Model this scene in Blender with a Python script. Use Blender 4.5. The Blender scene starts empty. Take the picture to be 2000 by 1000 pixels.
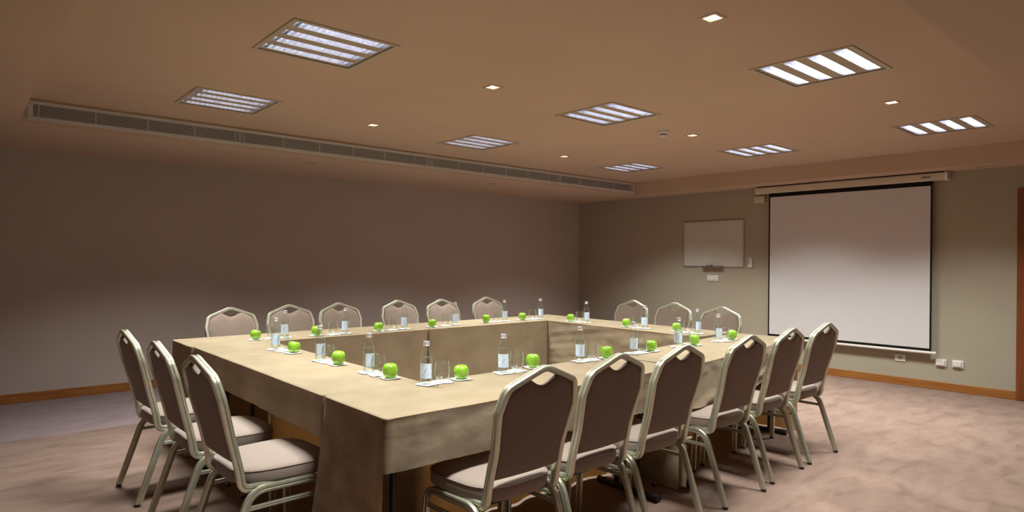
import bpy, math, random
from mathutils import Vector, Matrix, noise

random.seed(7)
S = bpy.context.scene
COL = S.collection
PI = math.pi

# ---------------------------------------------------------------- measurements (metres)
XR, YB = 8.019, 7.445            # projection wall / long left wall
XN, YN = -1.3, -1.3              # walls behind the camera
HS, HC = 2.350, 2.537            # soffit height / recessed ceiling height
XE, YE, XL, YL = 7.62, 5.958, 0.353, 0.86   # recess outline
TZ = 0.755                       # table top (cloth) height

# ---------------------------------------------------------------- materials
def new_mat(name):
    m = bpy.data.materials.new(name); m.use_nodes = True
    nt = m.node_tree; nt.nodes.clear()
    out = nt.nodes.new('ShaderNodeOutputMaterial')
    return m, nt, out

def pbr(name, color, rough=.6, metal=0., var=0., scale=20., bump=0., bscale=200., color2=None,
        coat=0., spec=.5, sheen=0., stretch=(1, 1, 1), detail=4., contrast=(.3, .7), trans=0., ior=1.45, aniso=0.):
    m, nt, out = new_mat(name)
    b = nt.nodes.new('ShaderNodeBsdfPrincipled')
    b.inputs['Roughness'].default_value = rough
    b.inputs['Metallic'].default_value = metal
    b.inputs['Coat Weight'].default_value = coat
    b.inputs['Specular IOR Level'].default_value = spec
    b.inputs['Sheen Weight'].default_value = sheen
    b.inputs['IOR'].default_value = ior
    b.inputs['Transmission Weight'].default_value = trans
    b.inputs['Base Color'].default_value = (*color, 1)
    nt.links.new(b.outputs[0], out.inputs[0])
    tc = nt.nodes.new('ShaderNodeTexCoord')
    mp = nt.nodes.new('ShaderNodeMapping'); mp.inputs['Scale'].default_value = stretch
    nt.links.new(tc.outputs['Object'], mp.inputs[0])
    if var or color2:
        n = nt.nodes.new('ShaderNodeTexNoise'); n.inputs['Scale'].default_value = scale
        n.inputs['Detail'].default_value = detail
        nt.links.new(mp.outputs[0], n.inputs['Vector'])
        r = nt.nodes.new('ShaderNodeValToRGB')
        c2 = color2 or tuple(max(0, c * (1 - var)) for c in color)
        c1 = color if color2 else tuple(min(1, c * (1 + var)) for c in color)
        r.color_ramp.elements[0].position = contrast[0]; r.color_ramp.elements[1].position = contrast[1]
        r.color_ramp.elements[0].color = (*c2, 1); r.color_ramp.elements[1].color = (*c1, 1)
        nt.links.new(n.outputs['Fac'], r.inputs[0]); nt.links.new(r.outputs[0], b.inputs['Base Color'])
    if bump:
        n2 = nt.nodes.new('ShaderNodeTexNoise'); n2.inputs['Scale'].default_value = bscale
        n2.inputs['Detail'].default_value = 3
        nt.links.new(mp.outputs[0], n2.inputs['Vector'])
        bp = nt.nodes.new('ShaderNodeBump'); bp.inputs['Strength'].default_value = bump
        bp.inputs['Distance'].default_value = .002
        nt.links.new(n2.outputs['Fac'], bp.inputs['Height']); nt.links.new(bp.outputs[0], b.inputs['Normal'])
    return m

def emit(name, color, strength):
    m, nt, out = new_mat(name)
    e = nt.nodes.new('ShaderNodeEmission'); e.inputs[0].default_value = (*color, 1); e.inputs[1].default_value = strength
    nt.links.new(e.outputs[0], out.inputs[0]); return m

def clear(name, tint, edge, ior=1.5, gloss=1.0, edge_pow=.82, rim=.30):
    """thin clear glass: see-through, reflecting at grazing angles, painted pale edge-on to look lit"""
    m, nt, out = new_mat(name)
    lw = nt.nodes.new('ShaderNodeLayerWeight'); lw.inputs[0].default_value = edge_pow
    mixc = nt.nodes.new('ShaderNodeMix'); mixc.data_type = 'RGBA'
    mixc.inputs[6].default_value = (*tint, 1); mixc.inputs[7].default_value = (*edge, 1)
    nt.links.new(lw.outputs['Facing'], mixc.inputs[0])
    t = nt.nodes.new('ShaderNodeBsdfTransparent'); nt.links.new(mixc.outputs[2], t.inputs[0])
    g = nt.nodes.new('ShaderNodeBsdfGlossy'); g.inputs['Roughness'].default_value = .04
    g.inputs[0].default_value = (gloss, gloss, gloss, 1)
    df = nt.nodes.new('ShaderNodeBsdfDiffuse'); df.inputs[0].default_value = (.80, .88, .84, 1)  # pale diffuse colour painted in for bright edge highlights
    lw2 = nt.nodes.new('ShaderNodeLayerWeight'); lw2.inputs[0].default_value = .5
    pw = nt.nodes.new('ShaderNodeMath'); pw.operation = 'POWER'; pw.inputs[1].default_value = 4.0
    nt.links.new(lw2.outputs['Facing'], pw.inputs[0])
    f = nt.nodes.new('ShaderNodeMath'); f.operation = 'MULTIPLY_ADD'; f.inputs[1].default_value = .7; f.inputs[2].default_value = .045 * (ior - 1) * 2
    nt.links.new(pw.outputs[0], f.inputs[0])
    p2 = nt.nodes.new('ShaderNodeMath'); p2.operation = 'POWER'; p2.inputs[1].default_value = 4.0
    nt.links.new(lw2.outputs['Facing'], p2.inputs[0])
    f2 = nt.nodes.new('ShaderNodeMath'); f2.operation = 'MULTIPLY'; f2.inputs[1].default_value = rim
    nt.links.new(p2.outputs[0], f2.inputs[0])
    m1 = nt.nodes.new('ShaderNodeMixShader')
    nt.links.new(f2.outputs[0], m1.inputs[0]); nt.links.new(t.outputs[0], m1.inputs[1]); nt.links.new(df.outputs[0], m1.inputs[2])
    mx = nt.nodes.new('ShaderNodeMixShader')
    nt.links.new(f.outputs[0], mx.inputs[0]); nt.links.new(m1.outputs[0], mx.inputs[1]); nt.links.new(g.outputs[0], mx.inputs[2])
    nt.links.new(mx.outputs[0], out.inputs[0]); return m

def cloth_mat(name, c1, c2, trans_c, tw=.25, nscale=5):
    m, nt, out = new_mat(name)
    tc = nt.nodes.new('ShaderNodeTexCoord')
    mp = nt.nodes.new('ShaderNodeMapping'); mp.inputs['Scale'].default_value = (1, 1, 1.6)
    nt.links.new(tc.outputs['Object'], mp.inputs[0])
    n = nt.nodes.new('ShaderNodeTexNoise'); n.inputs['Scale'].default_value = nscale; n.inputs['Detail'].default_value = 8; n.inputs['Roughness'].default_value = .6
    nt.links.new(mp.outputs[0], n.inputs['Vector'])
    r = nt.nodes.new('ShaderNodeValToRGB'); r.color_ramp.elements[0].position = .3; r.color_ramp.elements[1].position = .7
    r.color_ramp.elements[0].color = (*c2, 1); r.color_ramp.elements[1].color = (*c1, 1)
    nt.links.new(n.outputs['Fac'], r.inputs[0])
    b = nt.nodes.new('ShaderNodeBsdfPrincipled'); b.inputs['Roughness'].default_value = .8
    b.inputs['Specular IOR Level'].default_value = .25
    b.inputs['Sheen Weight'].default_value = .15
    nt.links.new(r.outputs[0], b.inputs['Base Color'])
    n2 = nt.nodes.new('ShaderNodeTexNoise'); n2.inputs['Scale'].default_value = 14; n2.inputs['Detail'].default_value = 5
    nt.links.new(mp.outputs[0], n2.inputs['Vector'])
    bp = nt.nodes.new('ShaderNodeBump'); bp.inputs['Strength'].default_value = .35; bp.inputs['Distance'].default_value = .006
    nt.links.new(n2.outputs['Fac'], bp.inputs['Height']); nt.links.new(bp.outputs[0], b.inputs['Normal'])
    t = nt.nodes.new('ShaderNodeBsdfTranslucent'); t.inputs[0].default_value = (*trans_c, 1)
    mx = nt.nodes.new('ShaderNodeMixShader'); mx.inputs[0].default_value = tw
    nt.links.new(b.outputs[0], mx.inputs[1]); nt.links.new(t.outputs[0], mx.inputs[2]); nt.links.new(mx.outputs[0], out.inputs[0])
    return m

def fabric_mat(name, c1, c2):
    m, nt, out = new_mat(name)
    tc = nt.nodes.new('ShaderNodeTexCoord')
    n = nt.nodes.new('ShaderNodeTexNoise'); n.inputs['Scale'].default_value = 350; n.inputs['Detail'].default_value = 2
    nt.links.new(tc.outputs['Object'], n.inputs['Vector'])
    r = nt.nodes.new('ShaderNodeValToRGB'); r.color_ramp.elements[0].position = .35; r.color_ramp.elements[1].position = .65
    r.color_ramp.elements[0].color = (*c2, 1); r.color_ramp.elements[1].color = (*c1, 1)
    nt.links.new(n.outputs['Fac'], r.inputs[0])
    b = nt.nodes.new('ShaderNodeBsdfPrincipled'); b.inputs['Roughness'].default_value = .92
    b.inputs['Specular IOR Level'].default_value = .2; b.inputs['Sheen Weight'].default_value = .25
    b.inputs['Sheen Roughness'].default_value = .5
    nt.links.new(r.outputs[0], b.inputs['Base Color'])
    bp = nt.nodes.new('ShaderNodeBump'); bp.inputs['Strength'].default_value = .4; bp.inputs['Distance'].default_value = .001
    nt.links.new(n.outputs['Fac'], bp.inputs['Height']); nt.links.new(bp.outputs[0], b.inputs['Normal'])
    nt.links.new(b.outputs[0], out.inputs[0]); return m

def carpet_mat(name, c1, c2, c3):
    m, nt, out = new_mat(name)
    tc = nt.nodes.new('ShaderNodeTexCoord')
    mp = nt.nodes.new('ShaderNodeMapping'); mp.inputs['Scale'].default_value = (1.0, 2.2, 1); mp.inputs['Rotation'].default_value = (0, 0, .5)
    nt.links.new(tc.outputs['Object'], mp.inputs[0])
    n = nt.nodes.new('ShaderNodeTexNoise'); n.inputs['Scale'].default_value = 3.6; n.inputs['Detail'].default_value = 8
    n.inputs['Roughness'].default_value = .62; n.inputs['Distortion'].default_value = .6
    nt.links.new(mp.outputs[0], n.inputs['Vector'])
    r = nt.nodes.new('ShaderNodeValToRGB')
    e = r.color_ramp.elements; e[0].position = .34; e[1].position = .62
    e[0].color = (*c2, 1); e[1].color = (*c1, 1)
    x = e.new(.46); x.color = (*c3, 1)
    nt.links.new(n.outputs['Fac'], r.inputs[0])
    f = nt.nodes.new('ShaderNodeTexNoise'); f.inputs['Scale'].default_value = 420; f.inputs['Detail'].default_value = 2
    nt.links.new(tc.outputs['Object'], f.inputs['Vector'])
    b = nt.nodes.new('ShaderNodeBsdfPrincipled'); b.inputs['Roughness'].default_value = .95
    b.inputs['Specular IOR Level'].default_value = .1; b.inputs['Sheen Weight'].default_value = .2
    nt.links.new(r.outputs[0], b.inputs['Base Color'])
    bp = nt.nodes.new('ShaderNodeBump'); bp.inputs['Strength'].default_value = .5; bp.inputs['Distance'].default_value = .003
    nt.links.new(f.outputs['Fac'], bp.inputs['Height']); nt.links.new(bp.outputs[0], b.inputs['Normal'])
    nt.links.new(b.outputs[0], out.inputs[0]); return m

def wood_mat(name, c1, c2, axis=(1, 14, 14), scale=3, rough=.4):
    return pbr(name, c1, rough=rough, color2=c2, scale=scale, stretch=axis, detail=6, contrast=(.35, .65), coat=.15)

def apple_mat():
    m, nt, out = new_mat('apple_skin')
    tc = nt.nodes.new('ShaderNodeTexCoord')
    n = nt.nodes.new('ShaderNodeTexNoise'); n.inputs['Scale'].default_value = 28; n.inputs['Detail'].default_value = 4
    nt.links.new(tc.outputs['Object'], n.inputs['Vector'])
    v = nt.nodes.new('ShaderNodeTexVoronoi'); v.inputs['Scale'].default_value = 190
    nt.links.new(tc.outputs['Object'], v.inputs['Vector'])
    r = nt.nodes.new('ShaderNodeValToRGB'); r.color_ramp.elements[0].color = (.165, .375, .015, 1); r.color_ramp.elements[1].color = (.28, .53, .045, 1)
    r.color_ramp.elements[0].position = .3; r.color_ramp.elements[1].position = .7
    nt.links.new(n.outputs['Fac'], r.inputs[0])
    r2 = nt.nodes.new('ShaderNodeValToRGB'); r2.color_ramp.elements[0].color = (1, 1, 1, 1); r2.color_ramp.elements[1].color = (0, 0, 0, 1)
    r2.color_ramp.elements[0].position = .08; r2.color_ramp.elements[1].position = .16
    nt.links.new(v.outputs['Distance'], r2.inputs[0])
    mx = nt.nodes.new('ShaderNodeMix'); mx.data_type = 'RGBA'
    nt.links.new(r2.outputs[0], mx.inputs[0]); nt.links.new(r.outputs[0], mx.inputs[6]); mx.inputs[7].default_value = (.45, .66, .16, 1)
    b = nt.nodes.new('ShaderNodeBsdfPrincipled'); b.inputs['Roughness'].default_value = .22
    b.inputs['Coat Weight'].default_value = .4; b.inputs['Coat Roughness'].default_value = .12
    nt.links.new(mx.outputs[2], b.inputs['Base Color']); nt.links.new(b.outputs[0], out.inputs[0]); return m

M = {}
M['ceiling'] = pbr('ceiling_paint', (.62, .475, .36), .9, var=.03, scale=1.2, spec=.15)
M['soffit'] = M['ceiling']
M['wall_left'] = pbr('taupe_wall_paint', (.53, .47, .435), .9, var=.03, scale=2, spec=.15, bump=.1, bscale=120)
M['wall_right'] = pbr('greige_wall_paint', (.43, .39, .31), .9, var=.03, scale=2, spec=.15, bump=.1, bscale=120)
M['carpet'] = carpet_mat('rose_brown_carpet', (0.2745, 0.1872, 0.153), (0.1935, 0.1224, 0.0963), (0.2385, 0.1566, 0.126))
M['carpet_mauve'] = carpet_mat('mauve_carpet', (0.2904, 0.2156, 0.2332), (0.22, 0.1584, 0.176), (0.2552, 0.1892, 0.2068))
M['oak'] = wood_mat('oak_baseboard', (.41, .165, .04), (.30, .105, .022), (1, 1, 14), 2.5)
M['door_wood'] = wood_mat('reddish_door_wood', (.25, .072, .017), (.18, .048, .011), (14, 14, 1), 2.5)
M['grille'] = pbr('grille_grey_paint', (.62, .63, .65), .45, var=.03)
M['black'] = pbr('black_void', (.012, .012, .012), .7, var=.1)
M['alu'] = pbr('aluminium', (.62, .62, .60), .35, .8, var=.04, scale=60)
M['frame'] = pbr('champagne_tube', (.62, .62, .50), .33, .70, var=.05, scale=30, bump=.05, bscale=400)
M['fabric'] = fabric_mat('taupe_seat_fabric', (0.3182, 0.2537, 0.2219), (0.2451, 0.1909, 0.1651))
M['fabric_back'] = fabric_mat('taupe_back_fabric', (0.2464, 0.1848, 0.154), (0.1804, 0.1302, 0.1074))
M['cloth'] = cloth_mat('gold_beige_tablecloth', (0.385, 0.308, 0.205), (0.30, 0.232, 0.145), (0.3956, 0.1978, 0.0559))
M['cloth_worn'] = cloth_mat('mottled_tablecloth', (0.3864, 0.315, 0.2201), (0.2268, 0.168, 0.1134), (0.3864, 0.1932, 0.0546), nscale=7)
M['table_metal'] = pbr('black_table_metal', (.03, .032, .036), .35, .3, var=.2, scale=20)
M['table_board'] = wood_mat('table_board', (.42, .2, .07), (.33, .14, .045), (1, 14, 1), 3)
M['white_plastic'] = pbr('white_plastic', (.80, .78, .77), .35, var=.02, scale=30)
M['grey_plastic'] = pbr('grey_plastic', (.35, .34, .34), .4, var=.05, scale=30)
M['screen'] = pbr('screen_fabric', (.70, .69, .72), .9, var=.01, scale=4, spec=.1)
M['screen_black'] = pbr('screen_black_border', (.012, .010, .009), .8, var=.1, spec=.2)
M['housing'] = pbr('screen_housing_cream', (.66, .58, .45), .45, var=.02, scale=10)
M['print'] = pbr('dark_print', (.05, .05, .06), .6, var=.05)
M['board'] = pbr('whiteboard_enamel', (.62, .61, .56), .22, var=.03, scale=5, coat=.2)
M['tray'] = pbr('brown_grey_tray', (.20, .13, .10), .5, var=.05)
M['paper'] = pbr('white_paper', (.86, .87, .9), .7, var=.02, scale=60, spec=.2)
M['label'] = pbr('pale_blue_label', (.70, .79, .90), .5, color2=(.60, .73, .90), scale=35, contrast=(.42, .62))
M['label_blue'] = pbr('label_blue_ink', (.30, .48, .82), .5, var=.15, scale=300)
M['label_red'] = pbr('label_rose_ink', (.72, .52, .60), .5, var=.1, scale=300)
M['label_navy'] = pbr('label_navy_ink', (.04, .06, .30), .5, var=.1)
M['cap'] = pbr('silver_cap', (.70, .68, .76), .30, .55, var=.05, scale=90)
M['bottle'] = clear('bottle_glass', (.985, .995, .99), (.62, .72, .66), 1.5, edge_pow=.22, rim=.50)
M['water'] = clear('water', (.97, .99, .99), (.80, .88, .88), 1.33, edge_pow=.22, rim=.2)
M['glass'] = clear('tumbler_glass', (.992, .997, .992), (.60, .66, .60), 1.5, edge_pow=.2, rim=.55)
M['apple'] = apple_mat()
M['stem'] = pbr('apple_stem', (.20, .13, .05), .8, var=.2, scale=300)
M['tube'] = emit('fluorescent_tube', (.95, .96, 1.0), 7.0)
M['reflector'] = pbr('louvre_reflector', (.70, .71, .78), .30, .9, var=.12, scale=60, bump=.35, bscale=90)
M['lum_panel'] = pbr('luminaire_panel', (.50, .42, .33), .7, var=.03)
M['lum_frame'] = pbr('luminaire_frame', (.52, .46, .36), .45, var=.03)
M['lamp_on'] = emit('halogen_lamp', (1.0, .93, .82), 9.0)
M['lamp_off'] = pbr('lamp_reflector', (.55, .42, .33), .3, .6, var=.1, scale=90)
M['dl_trim'] = pbr('downlight_trim', (.62, .50, .38), .4, .2, var=.03)
M['dl_trim_dim'] = pbr('downlight_trim_dim', (.62, .46, .36), .4, .2, var=.03)

# ---------------------------------------------------------------- mesh helpers
class MB:
    def __init__(s): s.v = []; s.f = []; s.mi = []
    def add(s, vs, fs, mi=0):
        o = len(s.v); s.v += [tuple(p) for p in vs]; s.f += [tuple(i + o for i in f) for f in fs]; s.mi += [mi] * len(fs)
        return s
    def box(s, a, b, mi=0):
        (x0, y0, z0), (x1, y1, z1) = a, b
        vs = [(x, y, z) for x in (x0, x1) for y in (y0, y1) for z in (z0, z1)]
        return s.add(vs, [(0, 1, 3, 2), (4, 6, 7, 5), (0, 4, 5, 1), (2, 3, 7, 6), (0, 2, 6, 4), (1, 5, 7, 3)], mi)
    def rbox(s, a, b, r, seg=3, axis=2, mi=0):
        """box with rounded edges along `axis`"""
        ax = [i for i in range(3) if i != axis]
        c = []
        for (sx, sy, a0) in ((1, 1, 0), (0, 1, 1), (0, 0, 2), (1, 0, 3)):
            cx = (b if sx else a)[ax[0]] + (-r if sx else r); cy = (b if sy else a)[ax[1]] + (-r if sy else r)
            for k in range(seg + 1):
                t = (a0 + k / seg) * PI / 2; c.append((cx + r * math.cos(t), cy + r * math.sin(t)))
        vs = []
        for z in (a[axis], b[axis]):
            for p in c:
                q = [0, 0, 0]; q[ax[0]], q[ax[1]], q[axis] = p[0], p[1], z; vs.append(q)
        n = len(c)
        fs = [tuple(range(n)), tuple(range(n, 2 * n))] + [(i, (i + 1) % n, n + (i + 1) % n, n + i) for i in range(n)]
        return s.add(vs, fs, mi)
    def lathe(s, prof, n=32, c=(0, 0, 0), cap0=True, cap1=True, mi=0):
        vs = []; fs = []
        for r, z in prof:
            for k in range(n):
                t = 2 * PI * k / n; vs.append((c[0] + r * math.cos(t), c[1] + r * math.sin(t), c[2] + z))
        for j in range(len(prof) - 1):
            for k in range(n):
                fs.append((j * n + k, j * n + (k + 1) % n, (j + 1) * n + (k + 1) % n, (j + 1) * n + k))
        if cap0: fs.append(tuple(reversed(range(n))))
        if cap1: fs.append(tuple(range((len(prof) - 1) * n, len(prof) * n)))
        return s.add(vs, fs, mi)
    def sweep(s, pts, outs, prof, closed=False, caps=True, mi=0):
        """sweep profile (list of (o, b)) along pts; outs = outward reference vectors"""
        n = len(prof); vs = []; fs = []; P = [Vector(p) for p in pts]; N = len(P)
        for i, p in enumerate(P):
            a = P[(i - 1) % N] if (closed or i > 0) else p
            c = P[(i + 1) % N] if (closed or i < N - 1) else p
            t = (c - a).normalized(); o = Vector(outs[i]); o = (o - t * o.dot(t)).normalized(); b = t.cross(o)
            for (u, w) in prof: vs.append(p + o * u + b * w)
        for i in range(N if closed else N - 1):
            j = (i + 1) % N
            for k in range(n): fs.append((i * n + k, i * n + (k + 1) % n, j * n + (k + 1) % n, j * n + k))
        if caps and not closed: fs += [tuple(reversed(range(n))), tuple(range((N - 1) * n, N * n))]
        return s.add(vs, fs, mi)
    def tube(s, pts, r, n=12, mi=0, closed=False):
        P = [Vector(p) for p in pts]; t = (P[1] - P[0]).normalized()
        o = Vector((0, 0, 1)) if abs(t.z) < .9 else Vector((1, 0, 0)); outs = []
        for i in range(len(P)):
            a = P[max(0, i - 1)]; c = P[min(len(P) - 1, i + 1)]; t = (c - a).normalized(); o = (o - t * o.dot(t)).normalized(); outs.append(o)
        return s.sweep(P, outs, [(r * math.cos(2 * PI * k / n), r * math.sin(2 * PI * k / n)) for k in range(n)], closed=closed, mi=mi)
    def mesh(s, name, mats, smooth=None):
        me = bpy.data.meshes.new(name); me.from_pydata(s.v, [], s.f)
        for m in (mats if isinstance(mats, (list, tuple)) else [mats]): me.materials.append(m)
        me.polygons.foreach_set('material_index', s.mi)
        import bmesh
        bm = bmesh.new(); bm.from_mesh(me); bmesh.ops.recalc_face_normals(bm, faces=bm.faces)
        if smooth is not None:
            for f in bm.faces: f.smooth = True
            for e in bm.edges:
                if len(e.link_faces) == 2 and e.calc_face_angle(0) > smooth: e.smooth = False
        bm.to_mesh(me); bm.free(); me.update()
        return me
    def build(s, name, mats, parent=None, smooth=math.radians(40)):
        o = bpy.data.objects.new(name, s.mesh(name, mats, smooth)); COL.objects.link(o)
        if parent: o.parent = parent
        return o

def bevel(o, w=.002, seg=2):
    md = o.modifiers.new('bevel', 'BEVEL'); md.width = w; md.segments = seg; md.limit_method = 'ANGLE'; md.angle_limit = math.radians(40)
    return o

def tag(o, label, cat, group=None, kind=None):
    o['label'] = label; o['category'] = cat
    if group: o['group'] = group
    if kind: o['kind'] = kind
    return o

def empty(name, loc=(0, 0, 0), rz=0):
    o = bpy.data.objects.new(name, None); COL.objects.link(o); o.empty_display_size = .05
    o.location = loc; o.rotation_euler = (0, 0, rz); return o

def struct(o): o['kind'] = 'structure'; return o

def copy_tree(o, parent=None):
    c = o.copy(); COL.objects.link(c)
    if parent: c.parent = parent
    for ch in list(o.children): copy_tree(ch, c)
    return c

ORD = ['first', 'second', 'third', 'fourth', 'fifth', 'sixth', 'seventh']

# ---------------------------------------------------------------- ceiling fittings: positions
LX, LY = (1.553, 3.962, 6.380), (1.702, 3.377, 5.060)
LUM = [(x, y) for x in LX for y in LY]
DLC = [(x, y) for x in (2.762, 5.164) for y in (1.700, 3.377, 5.033)]
DLS = [(2.784, 6.373), (5.229, 6.383), (7.817, 6.370), (7.817, 5.122), (7.817, 3.420), (7.817, 1.740)]
LW = .285   # half size of luminaire opening
DW = .040   # half size of downlight opening

def holed(mb, x0, x1, y0, y1, z, holes, mi=0):
    xs = sorted({x0, x1, *[h[0] for h in holes], *[h[1] for h in holes]}); ys = sorted({y0, y1, *[h[2] for h in holes], *[h[3] for h in holes]})
    xs = [x for x in xs if x0 - 1e-6 <= x <= x1 + 1e-6]; ys = [y for y in ys if y0 - 1e-6 <= y <= y1 + 1e-6]
    idx = {}; vs = []; fs = []
    def vi(i, j):
        if (i, j) not in idx: idx[(i, j)] = len(vs); vs.append((xs[i], ys[j], z))
        return idx[(i, j)]
    for i in range(len(xs) - 1):
        for j in range(len(ys) - 1):
            cx, cy = (xs[i] + xs[i + 1]) / 2, (ys[j] + ys[j + 1]) / 2
            if any(h[0] < cx < h[1] and h[2] < cy < h[3] for h in holes): continue
            fs.append((vi(i, j), vi(i, j + 1), vi(i + 1, j + 1), vi(i + 1, j)))
    mb.add(vs, fs, mi)

# ---------------------------------------------------------------- room shell
fl = MB()
fl.box((XN, YN, -.05), (XR, 5.912, 0), 0); fl.box((XN, 5.912, -.05), (XR, YB, 0), 1)  # mauve tone on the floor strip along the left wall
struct(fl.build('floor', [M['carpet'], M['carpet_mauve']], smooth=None))

cb = MB()
holes = [(x - LW, x + LW, y - LW, y + LW) for x, y in LUM] + [(x - DW, x + DW, y - DW, y + DW) for x, y in DLC]
holed(cb, XL, XE, YL, YE, HC, holes)
# soffit ring around the recess, with its downlight holes
sh = [(x - DW, x + DW, y - DW, y + DW) for x, y in DLS] + [(XL, XE, YL, YE)]
holed(cb, XN, XR, YN, YB, HS, sh)
# fascia between the two heights
for (a, b) in (((XL, YE), (XE, YE)), ((XE, YE), (XE, YL)), ((XE, YL), (XL, YL)), ((XL, YL), (XL, YE))):
    cb.add([(a[0], a[1], HS), (b[0], b[1], HS), (b[0], b[1], HC), (a[0], a[1], HC)], [(0, 1, 2, 3)])
# slab above
cb.box((XN, YN, 2.75), (XR, YB, 2.85))
struct(cb.build('ceiling', M['ceiling'], smooth=None))

struct(MB().box((XN, YB, 0), (XR, YB + .1, 2.75)).build('wall_left', M['wall_left'], smooth=None))
struct(MB().box((XR, YN, 0), (XR + .1, YB, 2.75)).build('wall_right', M['wall_right'], smooth=None))
struct(MB().box((XN, YN - .1, 0), (XR, YN, 2.75)).build('wall_back', M['wall_left'], smooth=None))
struct(MB().box((XN - .1, YN, 0), (XN, YB, 2.75)).build('wall_near', M['wall_left'], smooth=None))
BH = .087
struct(bevel(MB().box((XN, YB - .014, 0), (XR - .014, YB, BH)).build('baseboard_left', M['oak']), .003))
oak_r = M['oak'].copy(); oak_r.name = 'oak_baseboard_right'
struct(bevel(MB().box((XR - .014, 1.482, 0), (XR, YB - .014, BH)).build('baseboard_right', M['oak']), .003))

# door at the right edge of the projection wall
d = empty('door_1', (XR - .03, 1.02, 0)); struct(d)
fr = MB()
fr.box((0, .38, 0), (.045, .462, 2.12)); fr.box((0, -.462, 0), (.045, -.38, 2.12)); fr.box((0, -.38, 2.04), (.045, .38, 2.12))
bevel(fr.build('door_frame', M['door_wood'], d), .004)
bevel(MB().box((.012, -.378, .006), (.036, .378, 2.036)).build('door_leaf', M['door_wood'], d), .002)
hd = MB(); hd.rbox((-.006, -.335, .93), (.012, -.295, 1.13), .01, axis=0); hd.tube([(0, -.315, 1.06), (-.045, -.315, 1.06), (-.05, -.305, 1.06), (-.05, -.20, 1.06)], .009)
hd.build('door_handle', M['alu'], d)

# ---------------------------------------------------------------- air grilles along the fascia
GX = [.398, 1.930, 3.975, 6.020, 7.598]
GL = ['long grey slatted air grille at the left end of the fascia', 'grey slatted air grille second from the left along the fascia',
      'grey slatted air grille third from the left along the fascia', 'grey slatted air grille nearest the projection wall on the fascia']
for gi in range(4):
    x0, x1 = GX[gi] + .001, GX[gi + 1] - .001
    g = tag(empty('air_grille', ((x0 + x1) / 2, YE, 2.372)), GL[gi], 'air grille', 'air grilles along the ceiling fascia')
    w = (x1 - x0) / 2; h = .146; el = .034 if gi == 0 else .004; er = .034 if gi == 3 else .004
    fm = MB()
    fm.box((-w, -.012, 0), (w, 0, .030)); fm.box((-w, -.012, h - .026), (w, 0, h))
    fm.box((-w, -.012, .030), (-w + el, 0, h - .026)); fm.box((w - er, -.012, .030), (w, 0, h - .026))
    bevel(fm.build('grille_frame', M['grille'], g), .0015)
    MB().box((-w + el, -.0015, .030), (w - er, -.0005, h - .026)).build('grille_backing', M['black'], g, smooth=None)
    sl = MB(); ns = 9
    for k in range(ns):
        z = .030 + (h - .056) * (k + .7) / (ns + .4)
        sl.add([(-w + el, -.0085, z - .0024), (w - er, -.0085, z - .0024), (w - er, -.004, z - .0016), (-w + el, -.004, z - .0016),
                (-w + el, -.0085, z + .0020), (w - er, -.0085, z + .0020), (w - er, -.004, z + .0024), (-w + el, -.004, z + .0024)],
               [(0, 1, 2, 3), (4, 5, 6, 7), (0, 1, 5, 4), (2, 3, 7, 6), (0, 3, 7, 4), (1, 2, 6, 5)])
    ml = sl; xx = -w + .03 + (.04 if gi == 0 else 0)
    while xx < w - .02:
        ml.box((xx - .0025, -.0115, .030), (xx + .0025, -.001, h - .026)); xx += .3615
    ml.box((w - er - .040, -.0115, .030), (w - er - .036, -.001, h - .026))
    ml.build('grille_slats', M['grille'], g, smooth=None)

# ---------------------------------------------------------------- recessed luminaires
def luminaire():
    root = empty('ceiling_luminaire')
    o = .302; fr = MB()                 # thin flange under the ceiling
    zt = 0.0; zb = -.006; LI = .277
    for (a, b) in (((-o, -o), (o, -LI)), ((-o, LI), (o, o)), ((-o, -LI), (-LI, LI)), ((LI, -LI), (o, LI))):
        fr.box((a[0], a[1], zb), (b[0], b[1], zt))
    bevel(fr.build('luminaire_frame', M['lum_frame'], root), .001)
    hw = .0385; n = 4; pitch = .143; ys = [(k - 1.5) * pitch for k in range(n)]; xe = .266
    pn = MB(); edges = [-LW + .001] + [e for y in ys for e in (y - hw, y + hw)] + [LW - .001]
    for k in range(0, len(edges), 2): pn.box((-LW + .001, edges[k], .002), (LW - .001, edges[k + 1], .006))
    for y in ys:
        pn.box((-LW + .001, y - hw, .002), (-xe, y + hw, .006)); pn.box((xe, y - hw, .002), (LW - .001, y + hw, .006))
    pn.build('luminaire_panel', M['lum_panel'], root, smooth=None)
    MB().box((-LW + .0005, -LW + .0005, .07), (LW - .0005, LW - .0005, .075)).build('luminaire_housing', M['lum_frame'], root, smooth=None)
    for y in ys:
        t = MB(); seg = 12; vs = []; fs = []
        for i, x in enumerate((-xe, xe)):
            for k in range(seg + 1):
                a = PI * k / seg; vs.append((x, y + hw * math.cos(a), .004 + .050 * math.sin(a)))
        m = seg + 1
        for k in range(seg): fs.append((k, k + 1, m + k + 1, m + k))
        fs += [tuple(range(m)), tuple(range(m, 2 * m))]
        t.add(vs, fs); r = t.build('reflector', M['reflector'], root)
        lv = MB(); nb = 15
        for k in range(nb):
            x = -xe + .03 + (2 * xe - .06) * k / (nb - 1)
            lv.box((x - .0006, y - hw + .001, .004), (x + .0006, y + hw - .001, .020))
        lv.build('louvre_blades', M['reflector'], r, smooth=None)
        tb = MB(); tb.sweep([(-xe + .035, y, .036), (xe - .035, y, .036)], [(0, 0, 1)] * 2, [(.008 * math.cos(2 * PI * k / 10), .008 * math.sin(2 * PI * k / 10)) for k in range(10)])
        tb.build('lamp_tube', M['tube'], r)
    return root

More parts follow.
